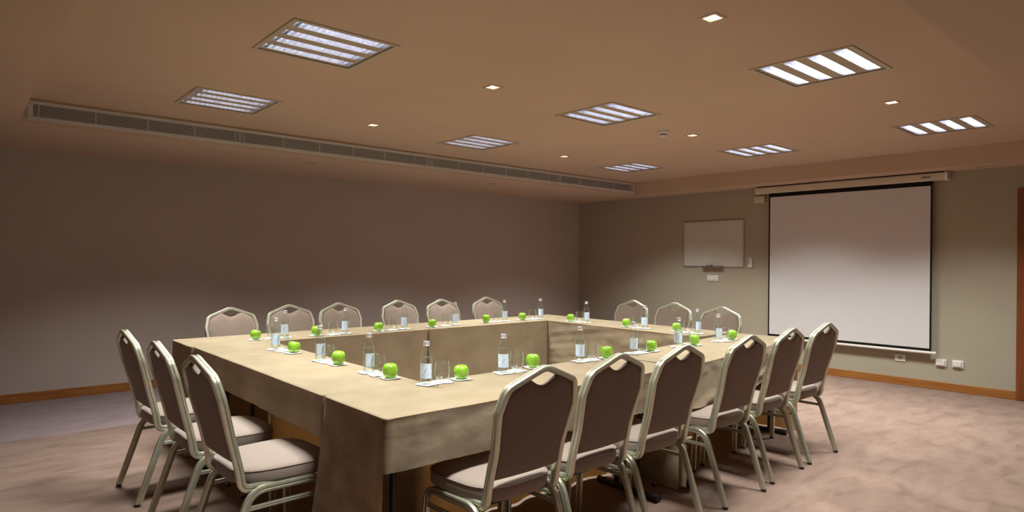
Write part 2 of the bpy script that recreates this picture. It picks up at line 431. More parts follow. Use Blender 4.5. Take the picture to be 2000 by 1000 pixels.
LL = {}
rowname = {0: 'left', 1: 'middle', 2: 'right'}
lum_labels = {
 (0, 0): 'square louvred ceiling luminaire above the front table corner, just behind the top edge',
 (0, 1): 'largest square louvred ceiling luminaire, upper left of the ceiling',
 (0, 2): 'square louvred ceiling luminaire nearest the left end of the air grille',
 (1, 0): 'large square louvred ceiling luminaire with wide slots at the upper right',
 (1, 1): 'square louvred ceiling luminaire just left of the smoke detector',
 (1, 2): 'square louvred ceiling luminaire above the middle of the air grille',
 (2, 0): 'square louvred ceiling luminaire closest to the doorway end, at far right',
 (2, 1): 'square louvred ceiling luminaire in front of the projection screen housing',
 (2, 2): 'smallest square louvred ceiling luminaire, nearest the far ceiling corner'}
proto = None
for i, x in enumerate(LX):
    for j, y in enumerate(LY):
        if (i, j) == (0, 0):
            pass
        o = luminaire() if proto is None else copy_tree(proto)
        proto = proto or o
        o.location = (x, y, HC); tag(o, lum_labels[(i, j)], 'ceiling light', 'square recessed ceiling luminaires')
        L = bpy.data.lights.new('louvre_light', 'AREA'); L.shape = 'SQUARE'; L.size = .50
        L.energy = 19.0; L.color = (.98, 1.0, .92); L.spread = math.radians(116)
        lo = bpy.data.objects.new('louvre_light', L); COL.objects.link(lo); lo.location = (x, y, HC - .008)

# ---------------------------------------------------------------- square recessed downlights
def downlight(on):
    root = empty('recessed_downlight')
    o = .050; tr = MB(); m = M['dl_trim'] if on else M['dl_trim_dim']
    for (a, b) in (((-o, -o), (o, -.034)), ((-o, .034), (o, o)), ((-o, -.034), (-.034, .034)), ((.034, -.034), (o, .034))):
        tr.box((a[0], a[1], -.004), (b[0], b[1], .0))
    bevel(tr.build('downlight_trim', m, root), .001)
    cp = MB(); s0, s1 = .0345, .026
    vs = [(-s0, -s0, 0), (s0, -s0, 0), (s0, s0, 0), (-s0, s0, 0), (-s1, -s1, .045), (s1, -s1, .045), (s1, s1, .045), (-s1, s1, .045)]
    cp.add(vs, [(0, 1, 5, 4), (1, 2, 6, 5), (2, 3, 7, 6), (3, 0, 4, 7), (4, 5, 6, 7)])
    cp.build('downlight_cup', m, root, smooth=None)
    lp = MB(); lp.lathe([(.021, .043), (.021, .016), (.016, .012)], 16)
    lp.build('downlight_bulb', M['lamp_on'] if on else M['lamp_off'], root)
    return root
pr_on = pr_off = None
dlc_lab = ['lit square downlight at the near end of the ceiling, closest to the camera', 'lit square downlight between the two left rows of luminaires',
           'lit square downlight nearest the air grille on the left', 'lit square downlight at the right, beside the far right luminaire',
           'lit square downlight just right of the smoke detector', 'lit square downlight nearest the smallest luminaire']
for k, (x, y) in enumerate(DLC):
    o = downlight(True) if pr_on is None else copy_tree(pr_on); pr_on = pr_on or o
    o.location = (x, y, HC); tag(o, dlc_lab[k], 'downlight', 'lit downlights in the recessed ceiling')
    L = bpy.data.lights.new('downlight_spot', 'SPOT'); L.energy = 9; L.color = (1, .80, .58); L.spot_size = math.radians(80); L.spot_blend = .8; L.shadow_soft_size = .02
    lo = bpy.data.objects.new('downlight_spot', L); COL.objects.link(lo); lo.location = (x, y, HC + .005)
dls_lab = ['dim square downlight in the soffit below the middle of the air grille', 'dim square downlight in the soffit above the far row of chairs',
           'dim square downlight in the soffit at the far room corner', 'dim square downlight in the soffit above the whiteboard',
           'dim square downlight in the soffit above the screen housing', 'dim square downlight in the soffit right of the housing, towards the door',
           'dim square downlight in the soffit at the left end, below the grille end']
for k, (x, y) in enumerate(DLS):
    o = downlight(False) if pr_off is None else copy_tree(pr_off); pr_off = pr_off or o
    o.location = (x, y, HS); tag(o, dls_lab[k], 'downlight', 'dim downlights in the lower soffit')

# ---------------------------------------------------------------- smoke detector
sd = tag(empty('smoke_detector', (4.80, 3.44, HC)), 'round white smoke detector on the ceiling', 'smoke detector')
MB().lathe([(.050, 0), (.050, -.022), (.046, -.027)], 32).build('detector_base', M['white_plastic'], sd)
MB().lathe([(.044, -.027), (.034, -.031), (.034, -.030)], 32).build('detector_collar', M['white_plastic'], sd)
hb = MB()
for k in range(10):
    a = 2 * PI * k / 10
    hb.box((-.003, -.003, -.046), (.003, .003, -.029))
    n = len(hb.v)
    for q in range(n - 8, n):
        vx, vy, vz = hb.v[q]; hb.v[q] = (.028 * math.cos(a) + vx, .028 * math.sin(a) + vy, vz)
hb.lathe([(.024, -.03), (.024, -.045)], 24)
hb.build('detector_vents', M['grey_plastic'], sd)
MB().lathe([(.031, -.044), (.030, -.050), (.022, -.054)], 32).build('detector_cap', M['white_plastic'], sd)

# ---------------------------------------------------------------- projection screen
scn = tag(empty('projection_screen', (7.945, 3.12, 0)), 'pulled-down white projection screen with black border and cream housing', 'projection screen')
y0, y1, z0, z1 = 2.205 - 3.12, 4.043 - 3.12, .415, 2.262
MB().box((-.001, y0 + .018, z0 + .028), (.001, y1 - .018, 2.205)).build('screen_fabric', M['screen'], scn, smooth=None)
bd = MB()
bd.box((-.0014, y0, z0), (.0014, y0 + .018, z1)); bd.box((-.0014, y1 - .018, z0), (.0014, y1, z1))
bd.box((-.0014, y0 + .018, z0), (.0014, y1 - .018, z0 + .028)); bd.box((-.0014, y0 + .018, 2.205), (.0014, y1 - .018, z1))
bd.build('screen_border', M['screen_black'], scn, smooth=None)
hs = MB(); hy0, hy1 = 2.085 - 3.12, 4.205 - 3.12
prof = [(-.042, 2.255), (.05, 2.255), (.06, 2.262), (.06, 2.33), (.052, 2.338), (-.040, 2.338), (-.050, 2.330), (-.050, 2.263)]
def extr_y(mb, prof, a, b):
    n = len(prof); mb.add([(p[0], y, p[1]) for y in (a, b) for p in prof], [tuple(range(n)), tuple(range(n, 2 * n))] + [(i, (i + 1) % n, n + (i + 1) % n, n + i) for i in range(n)])
extr_y(hs, prof, hy0, hy1)
hs.build('screen_housing', M['housing'], scn, smooth=math.radians(50))
MB().box((-.035, hy0 + .02, 2.338), (.06, hy1 - .02, 2.3495)).build('housing_shadow_strip', M['screen_black'], scn, smooth=None)  # black strip added as the dark shadow line above the housing
lt = MB()
for z in (2.275, 2.318): lt.box((-.0515, hy0, z), (-.0495, hy1, z + .0015))
lt.build('housing_ridges', M['housing'], scn, smooth=None)
e1 = MB(); sc = [(p[0] * 1.06, 2.2965 + (p[1] - 2.2965) * 1.08) for p in prof]
extr_y(e1, sc, hy0 - .028, hy0)
ec = e1.build('end_cap', M['white_plastic'], scn, smooth=math.radians(50)); ec['label'] = 'white end cap with dark screw holes'
s2 = MB()
for z in (2.315, 2.285):
    s2.box((-.032, hy0 - .0295, z - .007), (-.018, hy0 - .0275, z + .007)); s2.box((.012, hy0 - .0295, z - .006), (.024, hy0 - .0275, z + .006))
s2.build('screw_hole', M['print'], ec, smooth=None)
e2 = MB(); extr_y(e2, [(p[0] * 1.02, 2.2965 + (p[1] - 2.2965) * 1.03) for p in prof], hy1, hy1 + .008); e2.tube([(0, hy1 + .008, 2.30), (0, hy1 + .020, 2.30)], .022)
e2.build('end_cap', M['housing'], scn, smooth=math.radians(50))
br = MB(); br.tube([(0, 2.172 - 3.12, .398), (0, 4.08 - 3.12, .398)], .0155, 16)
br.build('bottom_bar', M['white_plastic'], scn)
bc = MB(); bc.tube([(0, 2.160 - 3.12, .398), (0, 2.178 - 3.12, .398)], .018, 16); bc.build('bar_cap', M['white_plastic'], scn)
# wordmark on the housing
cu = bpy.data.curves.new('wordmark', 'FONT'); cu.body = 'reflecta'; cu.size = .030; cu.extrude = .0003; cu.shear = .25; cu.offset = .0006; cu.align_x = 'CENTER'
tmp = bpy.data.objects.new('wordmark', cu); COL.objects.link(tmp); bpy.context.view_layer.update()
me = bpy.data.meshes.new_from_object(tmp); bpy.data.objects.remove(tmp)
me.materials.clear(); me.materials.append(M['print'])
wm = bpy.data.objects.new('wordmark', me); COL.objects.link(wm); wm.parent = scn
wm.matrix_local = Matrix(((0, 0, -1, -.0518), (-1, 0, 0, 2.26 - 3.12), (0, 1, 0, 2.286), (0, 0, 0, 1)))

# control box at the left end of the housing
cbx = tag(empty('screen_control_box', (XR, 4.19, 2.19)), 'small cream motor switch box under the left end of screen housing', 'switch box')
bevel(MB().box((-.05, -.070, -.042), (0, .078, .046)).build('box_body', M['housing'], cbx), .005)
cj = MB(); cj.tube([(-.03, -.070, .02), (-.03, -.085, .02), (-.03, -.092, .03), (-.03, -.092, .06)], .006); cj.tube([(-.03, -.09, .02), (-.03, -.12, .02)], .004)
cj.build('cable_joint', M['grey_plastic'], cbx)

# ---------------------------------------------------------------- whiteboard
wb = tag(empty('whiteboard', (XR, 4.893, 1.618)), 'white enamel whiteboard with aluminium frame on the right wall', 'whiteboard')
hw_, hh = .473, .322
MB().box((-.012, -hw_ + .008, -hh + .008), (-.004, hw_ - .008, hh - .008)).build('board_panel', M['board'], wb, smooth=None)
fm = MB(); t = .013
fm.box((-.018, -hw_, -hh), (0, -hw_ + t, hh)); fm.box((-.018, hw_ - t, -hh), (0, hw_, hh)); fm.box((-.018, -hw_ + t, -hh), (0, hw_ - t, -hh + t)); fm.box((-.018, -hw_ + t, hh - t), (0, hw_ - t, hh))
bevel(fm.build('board_frame', M['alu'], wb), .002)
cl = MB()
for y in (-.36, .36):
    for z in (-hh - .010, hh - .002): cl.box((-.015, y - .014, z), (-.002, y + .014, z + .012))
cl.build('board_clip', M['alu'], wb, smooth=None)
tr = MB(); tr.add([(-.018, -.16, -hh + .012), (-.018, .16, -hh + .012), (-.075, -.16, -hh - .004), (-.075, .16, -hh - .004), (-.018, -.16, -hh - .012), (-.018, .16, -hh - .012), (-.075, -.16, -hh - .012), (-.075, .16, -hh - .012)],
       [(0, 1, 3, 2), (4, 5, 7, 6), (2, 3, 7, 6), (0, 2, 6, 4), (1, 3, 7, 5), (0, 1, 5, 4)])
tr.build('pen_tray', M['tray'], wb, smooth=None)
er = MB(); er.rbox((-.050, -.045, 0), (-.022, .045, .020), .006); 
ero = er.build('board_eraser', M['grey_plastic']); ero.location = (XR, 4.93, 1.618 - hh + .012); tag(ero, 'small grey board eraser lying on the whiteboard pen tray', 'eraser')
mk = MB(); mk.tube([(0, -.06, 0), (0, .05, 0)], .007); mk.tube([(0, .05, 0), (0, .062, 0)], .0055)
mko = mk.build('board_marker', M['white_plastic']); mko.location = (XR - .035, 5.0, 1.618 - hh + .017); tag(mko, 'white marker pen lying on the left of the whiteboard tray', 'marker')

# remote in a wall cradle
rm = tag(empty('remote_control', (XR, 4.322, 1.367)), 'narrow white remote control in a wall cradle beside the whiteboard', 'remote control')
bevel(MB().box((-.022, -.026, -.068), (-.006, .026, .068)).build('remote_body', M['white_plastic'], rm), .006, 3)
bevel(MB().box((-.028, -.030, -.072), (0, .030, -.03)).build('wall_cradle', M['white_plastic'], rm), .004)
MB().box((-.0228, -.015, .035), (-.0215, .015, .056)).build('display', M['grey_plastic'], rm, smooth=None)
bt = MB()
for (y, z) in ((-.01, .018), (.01, .018), (-.01, -.002), (.01, -.002), (0, -.018)): bt.box((-.0230, y - .005, z - .004), (-.0215, y + .005, z + .004))
bt.build('buttons', M['grey_plastic'], rm, smooth=None)

def plate(name, y, z, w, h, label, cat, d=.010):
    r = tag(empty(name, (XR, y, z)), label, cat)
    bevel(MB().box((-d, -w / 2, -h / 2), (0, w / 2, h / 2)).build('wall_plate', M['white_plastic'], r), .003)
    return r
r = plate('control_panel', 4.887, 1.137, .178, .086, 'wide white control plate under the whiteboard', 'wall plate', .012)
bevel(MB().box((-.016, -.076, -.022), (-.011, .076, .036)).build('rocker', M['white_plastic'], r), .002)
MB().box((-.0125, -.076, -.033), (-.0115, .076, -.028)).build('indicator_strip', M['grey_plastic'], r, smooth=None)
r = plate('power_socket', 2.525, .303, .110, .080, 'white wall power socket beneath the screen bottom bar', 'power socket')
sk = MB()
sk.add([(-.0105, .021 * math.cos(2 * PI * k / 24), .021 * math.sin(2 * PI * k / 24)) for k in range(24)] + [(-.0108, .015 * math.cos(2 * PI * k / 24), .015 * math.sin(2 * PI * k / 24)) for k in range(24)],
       [(k, (k + 1) % 24, 24 + (k + 1) % 24, 24 + k) for k in range(24)] + [tuple(range(24, 48))])
sk.build('socket_well', M['grey_plastic'], r, smooth=None)
pp = MB()
for y in (-.009, .009): pp.tube([(-.0105, y, 0), (-.0125, y, 0)], .0028)
pp.box((-.0125, -.0025, .015), (-.0105, .0025, .021)); pp.box((-.0125, -.0025, -.021), (-.0105, .0025, -.013))
pp.build('socket_pins', M['print'], r)
MB().box((-.0120, -.008, -.016), (-.0105, .008, -.004)).build('socket_bridge', M['white_plastic'], r, smooth=None)
for (y, z, lab) in ((2.130, .295, 'white wall box with raised cover, nearer the projection screen'), (1.976, .298, 'white wall box with raised cover, nearer the door')):
    r = plate('outlet_cover', y, z, .103, .082, lab, 'wall plate', .012); r['group'] = 'twin outlet covers right of the screen'
    c = MB(); c.box((-.034, -.036, -.026), (-.012, .040, .030)); bevel(c.build('raised_cover', M['white_plastic'], r), .003)
# loose cable loop on the wall, glimpsed between two chairs
cl = MB(); pts = []
for k in range(25):
    a = -PI * .55 + 2 * PI * .82 * k / 24; pts.append((XR - .012 - .006 * k / 24, 3.66 + .055 * math.cos(a), .300 + .060 * math.sin(a)))
pts = [(XR - .010, 3.70, .087)] + [(XR - .011, 3.68, .18)] + pts
cl.tube(pts, .0035, 8); tag(cl.build('cable', M['white_plastic']), 'thin white cable loop hanging on the wall behind the near-row chairs', 'cable')

# ---------------------------------------------------------------- tables and cloths
def table(cx, cy, lx, ly, along_x, label, grp, inset=.14):
    """folding table: board + two T-foot leg frames; (cx,cy) centre, lx/ly size"""
    r = tag(empty('folding_table', (cx, cy, 0)), label, 'table', grp)
    bevel(MB().box((-lx / 2 + .006, -ly / 2 + .006, TZ - .034), (lx / 2 - .006, ly / 2 - .006, TZ - .008)).build('tabletop', M['table_board'], r), .004)
    Lh = (lx if along_x else ly) / 2 - inset
    for s in (-1, 1):
        def T(a, b, z): return (s * Lh + a, b, z) if along_x else (b, s * Lh + a, z)
        lg = MB()
        for b in (-.085, .085): lg.tube([T(0, b, .035), T(0, b, TZ - .036)], .0145, 12)
        lg.tube([T(0, -.085, .14), T(0, .085, .14)], .011, 10)
        g = lg.build('leg', M['table_metal'], r)
        ft = MB(); ft.tube([T(0, -.185, .020), T(0, .185, .020)], .017, 14); ft.build('foot', M['table_metal'], g)
        for q in (-1, 1):
            fc = MB(); fc.tube([T(0, q * .170, .0215), T(0, q * .222, .0215)], .0205, 16); fc.build('foot_cap', M['table_metal'], g)
    return r

def noise1(x, y, z=0): return noise.noise(Vector((x, y, z)))

def tablecloth(x0, x1, y0, y1, drop, amp, label, grp, seed=0, ripple=0., gather=0., rside='y0', loc=(0, 0), rz=0):
    """fitted cloth; drop/amp: dict for sides 'x0','x1','y0','y1' -> bottom height / fold amplitude"""
    r = .010; cs = 4; step = .022
    per = []                                      # (x, y, nx, ny, side, tangent coord)
    def side(name, ax, ay, bx, by, nx, ny):
        L = math.hypot(bx - ax, by - ay); n = max(2, int(L / step))
        for k in range(n + 1):
            t = k / n; per.append((ax + (bx - ax) * t, ay + (by - ay) * t, nx, ny, name, t * L, min(t, 1 - t) * L))
    side('y0', x0 + r, y0, x1 - r, y0, 0, -1); side('x1', x1, y0 + r, x1, y1 - r, 1, 0)
    side('y1', x1 - r, y1, x0 + r, y1, 0, 1); side('x0', x0, y1 - r, x0, y0 + r, -1, 0)
    N = len(per); mb = MB(); vs = []; fs = []
    zl = sorted({*drop.values()}, reverse=True)
    levels = []; er = .009
    zz = TZ - er; stepz = .022
    targets = zl + [min(zl)]
    cur = zz; levels.append(cur)
    for t in zl:
        n = max(1, int(round((cur - t) / stepz)))
        for k in range(1, n + 1): levels.append(cur + (t - cur) * k / n)
        cur = t
    ring = []
    for (x, y, nx, ny, sd, s, e) in per:
        colm = []
        for k in range(4):                         # rounded top edge
            a = PI / 2 * k / 3
            off = -er + er * math.sin(a); z = TZ - er + er * math.cos(a)
            wob = .0025 * noise1(x * 6 + seed, y * 6, 5) * (k / 3) + (.0022 if k == 2 else 0)
            colm.append((x + nx * (off + wob), y + ny * (off + wob), z + .0012 * noise1(x * 4, y * 4, seed)))
        for z in levels[1:]:
            d = TZ - z; bot = drop[sd]; f = 0
            edge = min(1, e / .06)
            A = amp[sd] * edge
            w = s * 9 + seed * 1.7
            f += A * min(1, d / .35) * (.55 + .5 * math.sin(w * 2.1 + 1.3 * math.sin(w * .6)) + .5 * noise1(s * 7, d * 1.2, seed)) * d * 2.2
            f += A * .35 * noise1(s * 9 + seed, z * 6, 3) * min(1, d / .05)
            if ripple and sd == rside:
                f += ripple * edge * (noise1(s * 1.3 + seed, z * 20 - s * 3.2, 9) + .35 * noise1(s * 3, z * 40 + s * 5, 2)) * min(1, d / .03)
            if ripple and rside == 'y0' and sd == 'y1':
                f += .6 * ripple * edge * noise1(s * 3 + seed, z * 14, 4) * min(1, d / .05)
            if seed == 1 and sd == 'x0': f += .13 * d ** 1.4 * math.exp(-s / .13) + .02 * d * math.sin(s * 26 + 1)
            f = max(f, -.003)
            zz_ = z
            if z <= bot + 1e-6: zz_ = bot + .006 * noise1(s * 6, seed, 1) - gather * (1 if sd == 'y0' else 0) * .02 * math.sin(s * 3.2)
            colm.append((x + nx * f, y + ny * f, zz_))
        ring.append(colm)
    H = len(ring[0])
    for c in ring: vs += c
    for i in range(N):
        j = (i + 1) % N; sdi, sdj = per[i][4], per[j][4]
        bot = max(drop[sdi], drop[sdj])
        for k in range(H - 1):
            zlow = (TZ if k < 3 else levels[k - 3 + 1])
            if k >= 3 and zlow < bot - 1e-6: break
            fs.append((i * H + k, j * H + k, j * H + k + 1, i * H + k + 1))
    # top sheet
    base = len(vs)
    nx_, ny_ = max(2, int((x1 - x0) / .05)), max(2, int((y1 - y0) / .05))
    X0, X1, Y0, Y1 = x0 + er, x1 - er, y0 + er, y1 - er
    def h(x, y): return TZ + .0012 * noise1(x * 4, y * 4, seed)
    # fan between perimeter ring and an inset grid
    top = [(p[0], p[1], p[2]) for p in [c[0] for c in ring]]
    mb.add(vs, fs)
    gx = [X0 + .004 + (X1 - X0 - .008) * i / nx_ for i in range(nx_ + 1)]; gy = [Y0 + .004 + (Y1 - Y0 - .008) * j / ny_ for j in range(ny_ + 1)]
    gv = [(x, y, h(x, y)) for x in gx for y in gy]; gf = []
    for i in range(nx_):
        for j in range(ny_):
            a = i * (ny_ + 1) + j; gf.append((a, a + ny_ + 1, a + ny_ + 2, a + 1))
    o2 = len(mb.v); mb.add(gv, gf)
    # stitch ring top to the grid border by nearest vertex
    border = []
    for i in range(nx_ + 1): border.append(i * (ny_ + 1))
    for j in range(1, ny_ + 1): border.append(nx_ * (ny_ + 1) + j)
    for i in range(nx_ - 1, -1, -1): border.append(i * (ny_ + 1) + ny_)
    for j in range(ny_ - 1, 0, -1): border.append(j)
    B = len(border); bi = 0
    def dist(a, b): return (a[0] - b[0]) ** 2 + (a[1] - b[1]) ** 2
    i = 0; steps_i = steps_b = 0; sf = []
    while steps_i < N or steps_b < B:
        a = i % N; b = bi % B; an = (i + 1) % N; bn = (bi + 1) % B
        pa, pb, pan, pbn = ring[a][0], gv[border[b]], ring[an][0], gv[border[bn]]
        if steps_b >= B or (steps_i < N and dist(pan, pb) <= dist(pa, pbn)):
            sf.append((a * H, an * H, o2 + border[b])); i += 1; steps_i += 1
        else:
            sf.append((a * H, o2 + border[bn], o2 + border[b])); bi += 1; steps_b += 1
    mb.f += sf; mb.mi += [0] * len(sf)
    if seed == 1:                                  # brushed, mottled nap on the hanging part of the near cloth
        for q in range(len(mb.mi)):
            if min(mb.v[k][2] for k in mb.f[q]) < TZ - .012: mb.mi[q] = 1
    o = mb.build('tablecloth', [M['cloth'], M['cloth_worn']], smooth=math.radians(60))
    o.location = (loc[0], loc[1], 0); o.rotation_euler = (0, 0, rz)
    tag(o, label, 'tablecloth', grp); return o

G1, G2 = 'folding tables of the hollow square', 'cloths over the hollow square of tables'
FL = .012
# (x0,x1,y0,y1, drops, amps, table label, cloth label, seed, ripple)
TT = [
 (1.215, 3.120, 2.100, 2.630, dict(y0=.545, y1=FL, x0=FL, x1=.05), dict(y0=.010, y1=.02, x0=.035, x1=.004), 'covered folding table at the near left corner of the square', 'beige cloth on the near table with the floor-length left end panel', 1, .006, 0),
 (0, 1.900, 0, .528, dict(y0=.500, y1=FL, x0=.05, x1=FL), dict(y0=.022, y1=.02, x0=.004, x1=.015), 'covered folding table at the near right, towards the screen', 'creased beige cloth on the near right table with rumpled front drop', 5, .030, .6, 'y0', (3.190, 2.094), math.radians(6.9)),
 (1.215, 1.725, 2.640, 4.632, dict(y0=.5, y1=.5, x0=.565, x1=FL), dict(y0=.001, y1=.001, x0=.012, x1=.012), 'covered folding table forming the left side of the square', 'beige cloth on the left side table', 9, .006, 0, 'x0'),
 (4.530, 5.040, 2.892, 4.632, dict(y0=.5, y1=.5, x0=FL, x1=.50), dict(y0=.001, y1=.001, x0=.030, x1=.015), 'covered folding table forming the right side of the square', 'beige cloth on the right side table with diagonal creases inside', 13, .012, 0, 'x0'),
 (1.200, 3.094, 4.642, 5.145, dict(y0=FL, y1=.50, x0=FL, x1=.05), dict(y0=.014, y1=.01, x0=.025, x1=.002), 'covered folding table at the far left, along the long wall', 'beige cloth on the far left table hanging to the floor inside', 17, 0, 0),
 (3.108, 5.040, 4.642, 5.145, dict(y0=FL, y1=.50, x0=.05, x1=FL), dict(y0=.012, y1=.01, x0=.002, x1=.02), 'covered folding table at the far right, near the room corner', 'beige cloth on the far right table hanging to the floor inside', 21, 0, 0)]
for t in TT:
    (x0, x1, y0, y1, dr, am, tl, cl_, sd, rp, ga) = t[:11]
    rs = t[11] if len(t) > 11 else 'y0'; lc = t[12] if len(t) > 12 else (0, 0); rz = t[13] if len(t) > 13 else 0
    lx, ly = x1 - x0, y1 - y0; cx, cy = (x0 + x1) / 2, (y0 + y1) / 2
    cr, sr = math.cos(rz), math.sin(rz)
    tb = table(lc[0] + cr * cx - sr * cy, lc[1] + sr * cx + cr * cy, lx, ly, lx > ly, tl, G1, {17: .10, 21: .17}.get(sd, .14)); tb.rotation_euler = (0, 0, rz)
    tablecloth(x0, x1, y0, y1, dr, am, cl_, G2, sd, rp, ga, rs, lc, rz)

# ---------------------------------------------------------------- banquet chair
def arc(c, r, a0, a1, n):
    return [(c[0] + r * math.cos(a0 + (a1 - a0) * k / n), c[1] + r * math.sin(a0 + (a1 - a0) * k / n)) for k in range(n + 1)]

def fillet(pts, radii, n=7):
    """round a 2D/3D polyline; pts list of Vectors, radii per point (0 = keep)"""
    out = []
    P = [Vector(p) for p in pts]
    for i, p in enumerate(P):
        if i in (0, len(P) - 1) or radii[i] <= 0: out.append(p); continue
        a = (P[i - 1] - p); b = (P[i + 1] - p); la, lb = a.length, b.length; a.normalize(); b.normalize()
        ang = a.angle(b); d = min(radii[i] / math.tan(ang / 2), la * .49, lb * .49)
        s, e = p + a * d, p + b * d
        for k in range(n + 1):
            t = k / n; out.append(s * (1 - t) ** 2 + p * 2 * t * (1 - t) + e * t * t)
    return out

def yb(z):      # rake of the chair back
    s = max(0, (z - .43) / .52); return -.184 - .131 * (s ** 1.1)

# grooved flattened tube section: o = outward, b = width
def section(th, wd):
    a, b = th / 2, wd / 2
    return [(-a, -b * .6), (-a * .7, -b * .93), (a * .3, -b), (a * .82, -b * .90), (a, -b * .68), (a * .98, -b * .22), (a * .80, -b * .14), (a * .55, -b * .07), (a * .55, b * .07), (a * .80, b * .14),
            (a * .98, b * .22), (a, b * .68), (a * .82, b * .90), (a * .3, b), (-a * .7, b * .93), (-a, b * .6)]

def back_outline():
    """right half of the back frame centreline in (x, z), from the peak down to the elbow"""
    pts = [(0, .945), (.176, .868), (.216, .775), (.186, .60), (.192, .47)]
    return pts

def make_chair():
    root = empty('banquet_chair')
    # ---- back frame : closed arch + elbows running forward under the seat
    half = [Vector((0, .9385)), Vector((.182, .868)), Vector((.204, .780)), Vector((.183, .62)), Vector((.186, .47))]
    full = [Vector((-p.x, p.y)) for p in reversed(half[1:])] + half
    rad = [0, .30, .075, .05, .085, .05, .075, .30, 0]
    ctr = fillet([(p.x, 0, p.y) for p in full], rad, 8)
    ctr = [Vector((p.x, yb(p.z), p.z)) for p in ctr]
    dense = []
    for i in range(len(ctr) - 1):
        n = max(1, int((ctr[i + 1] - ctr[i]).length / .025))
        for k in range(n):
            q = ctr[i].lerp(ctr[i + 1], k / n); q.y = yb(q.z); dense.append(q)
    dense.append(ctr[-1])
    # elbows
    def elbow(s):
        e = fillet([(s * .186, yb(.47), .47), (s * .188, -.182, .397), (s * .190, -.05, .402)], [0, .075, 0], 10)
        return e[1:]
    path = list(reversed(elbow(-1))) + dense + elbow(1)
    outs = []
    c0 = Vector((0, 0, .66))
    for p in path:
        if p.z > .80:
            v = Vector((p.x, 0, 0)) + Vector((0, 0, max(.0, (p.z - .78)) * 2.2)); 
            # outward normal of the outline
            outs.append(Vector((p.x * .9, 0, .22 + (p.z - .80)) if abs(p.x) < .17 else (p.x, 0, (p.z - .80) * 1.6)))
        else: outs.append(Vector((1 if p.x > 0 else -1, 0, 0)))
    MB().sweep(path, outs, section(.024, .036)).build('back_frame', M['frame'], root, smooth=math.radians(38))
    # ---- back pad
    inner = fillet([(p.x - (.0105 if p.x > 0 else -.0105 if p.x < 0 else 0), 0, p.y) for p in full], rad, 8)
    ring = []
    for p in inner:
        if p.z < .508: continue
        ring.append(Vector((p.x, 0, p.z - .010)))
    # dip of the hand hole: replace points with |x|<.08
    r2 = [p for p in ring if abs(p.x) > .085]
    L = [p for p in r2 if p.x < 0]; R = [p for p in r2 if p.x > 0]
    hx = .082; hz = .8995
    dip = [Vector((x * hx / 6, 0, hz - .034 * (math.cos(x / 6 * PI / 2) ** 1.3))) for x in range(-6, 7)]
    bot = [Vector((.166 * x / 8, 0, .504 - .004 * math.cos(x / 8 * PI / 2))) for x in range(8, -9, -1)]
    L = [Vector((-.1745, 0, .511))] + [p for p in L if p.z > .525]; R = [p for p in R if p.z > .525] + [Vector((.1745, 0, .511))]
    loop = L + dip + R + bot
    # resample densely
    lp = []
    for i in range(len(loop)):
        a, b = loop[i], loop[(i + 1) % len(loop)]; n = max(1, int((b - a).length / .018))
        for k in range(n): lp.append(a.lerp(b, k / n))
    n = len(lp); cz = Vector((0, 0, .70)); vs = []; fs = []
    rings = [(.0, .0), (.0, .008), (.02, .016), (.07, .022), (.25, .027), (.55, .030), (.85, .031)]
    allr = [(k, -d * .55) for (k, d) in reversed(rings)] + [(k, d) for (k, d) in rings[1:]]
    for (k, d) in allr:
        for p in lp:
            q = p.lerp(cz, k); vs.append((q.x, yb(q.z) + d, q.z))
    m = len(allr)
    for j in range(m - 1):
        for i in range(n): fs.append((j * n + i, j * n + (i + 1) % n, (j + 1) * n + (i + 1) % n, (j + 1) * n + i))
    c1 = len(vs); vs.append((0, yb(.70) - .0175, .70)); vs.append((0, yb(.70) + .0315, .70))
    for i in range(n): fs.append((i, (i + 1) % n, c1)); fs.append(((m - 1) * n + i, (m - 1) * n + (i + 1) % n, c1 + 1))
    pad = MB(); pad.add(vs, fs)
    # rear faces darker fabric panel shares the weave
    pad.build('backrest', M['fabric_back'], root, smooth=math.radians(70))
    # ---- seat
    def outline(sc, n=64, ins=0):
        o = []
        for k in range(n):
            a = 2 * PI * k / n; ca, sa = math.cos(a), math.sin(a); e = 2 / 3.6
            x = math.copysign(abs(ca) ** e, ca); y = math.copysign(abs(sa) ** e, sa)
            wx = (.212 + .014 * y) - ins; wy = .213 - ins
            o.append((x * wx, y * wy + .012))
        return o
    st = MB(); prof = [(.020, .4085), (.004, .411), (0, .420), (0, .455), (.003, .464), (.012, .471), (.035, .477), (.08, .482), (.13, .485)]
    n = 64; vs = []; fs = []
    for ins, z in prof: vs += [(x, y, z) for x, y in outline(1, n, ins)]
    for j in range(len(prof) - 1):
        for i in range(n): fs.append((j * n + i, j * n + (i + 1) % n, (j + 1) * n + (i + 1) % n, (j + 1) * n + i))
    fs.append(tuple(reversed(range(n)))); vs.append((0, .012, .486)); c = len(vs) - 1; b = (len(prof) - 1) * n
    for i in range(n): fs.append((b + i, b + (i + 1) % n, c))
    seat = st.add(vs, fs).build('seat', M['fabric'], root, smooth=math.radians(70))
    pip = MB(); pip.tube([(x, y, .4635) for x, y in outline(1, 64, .0005)], .0028, 6, closed=True)
    pip.build('seat_piping', M['fabric'], seat)
    MB().rbox((-.185, -.175, .400), (.185, .195, .4095), .04).build('seat_pan', M['table_metal'], root)
    # ---- side frames
    sec = section(.021, .034)
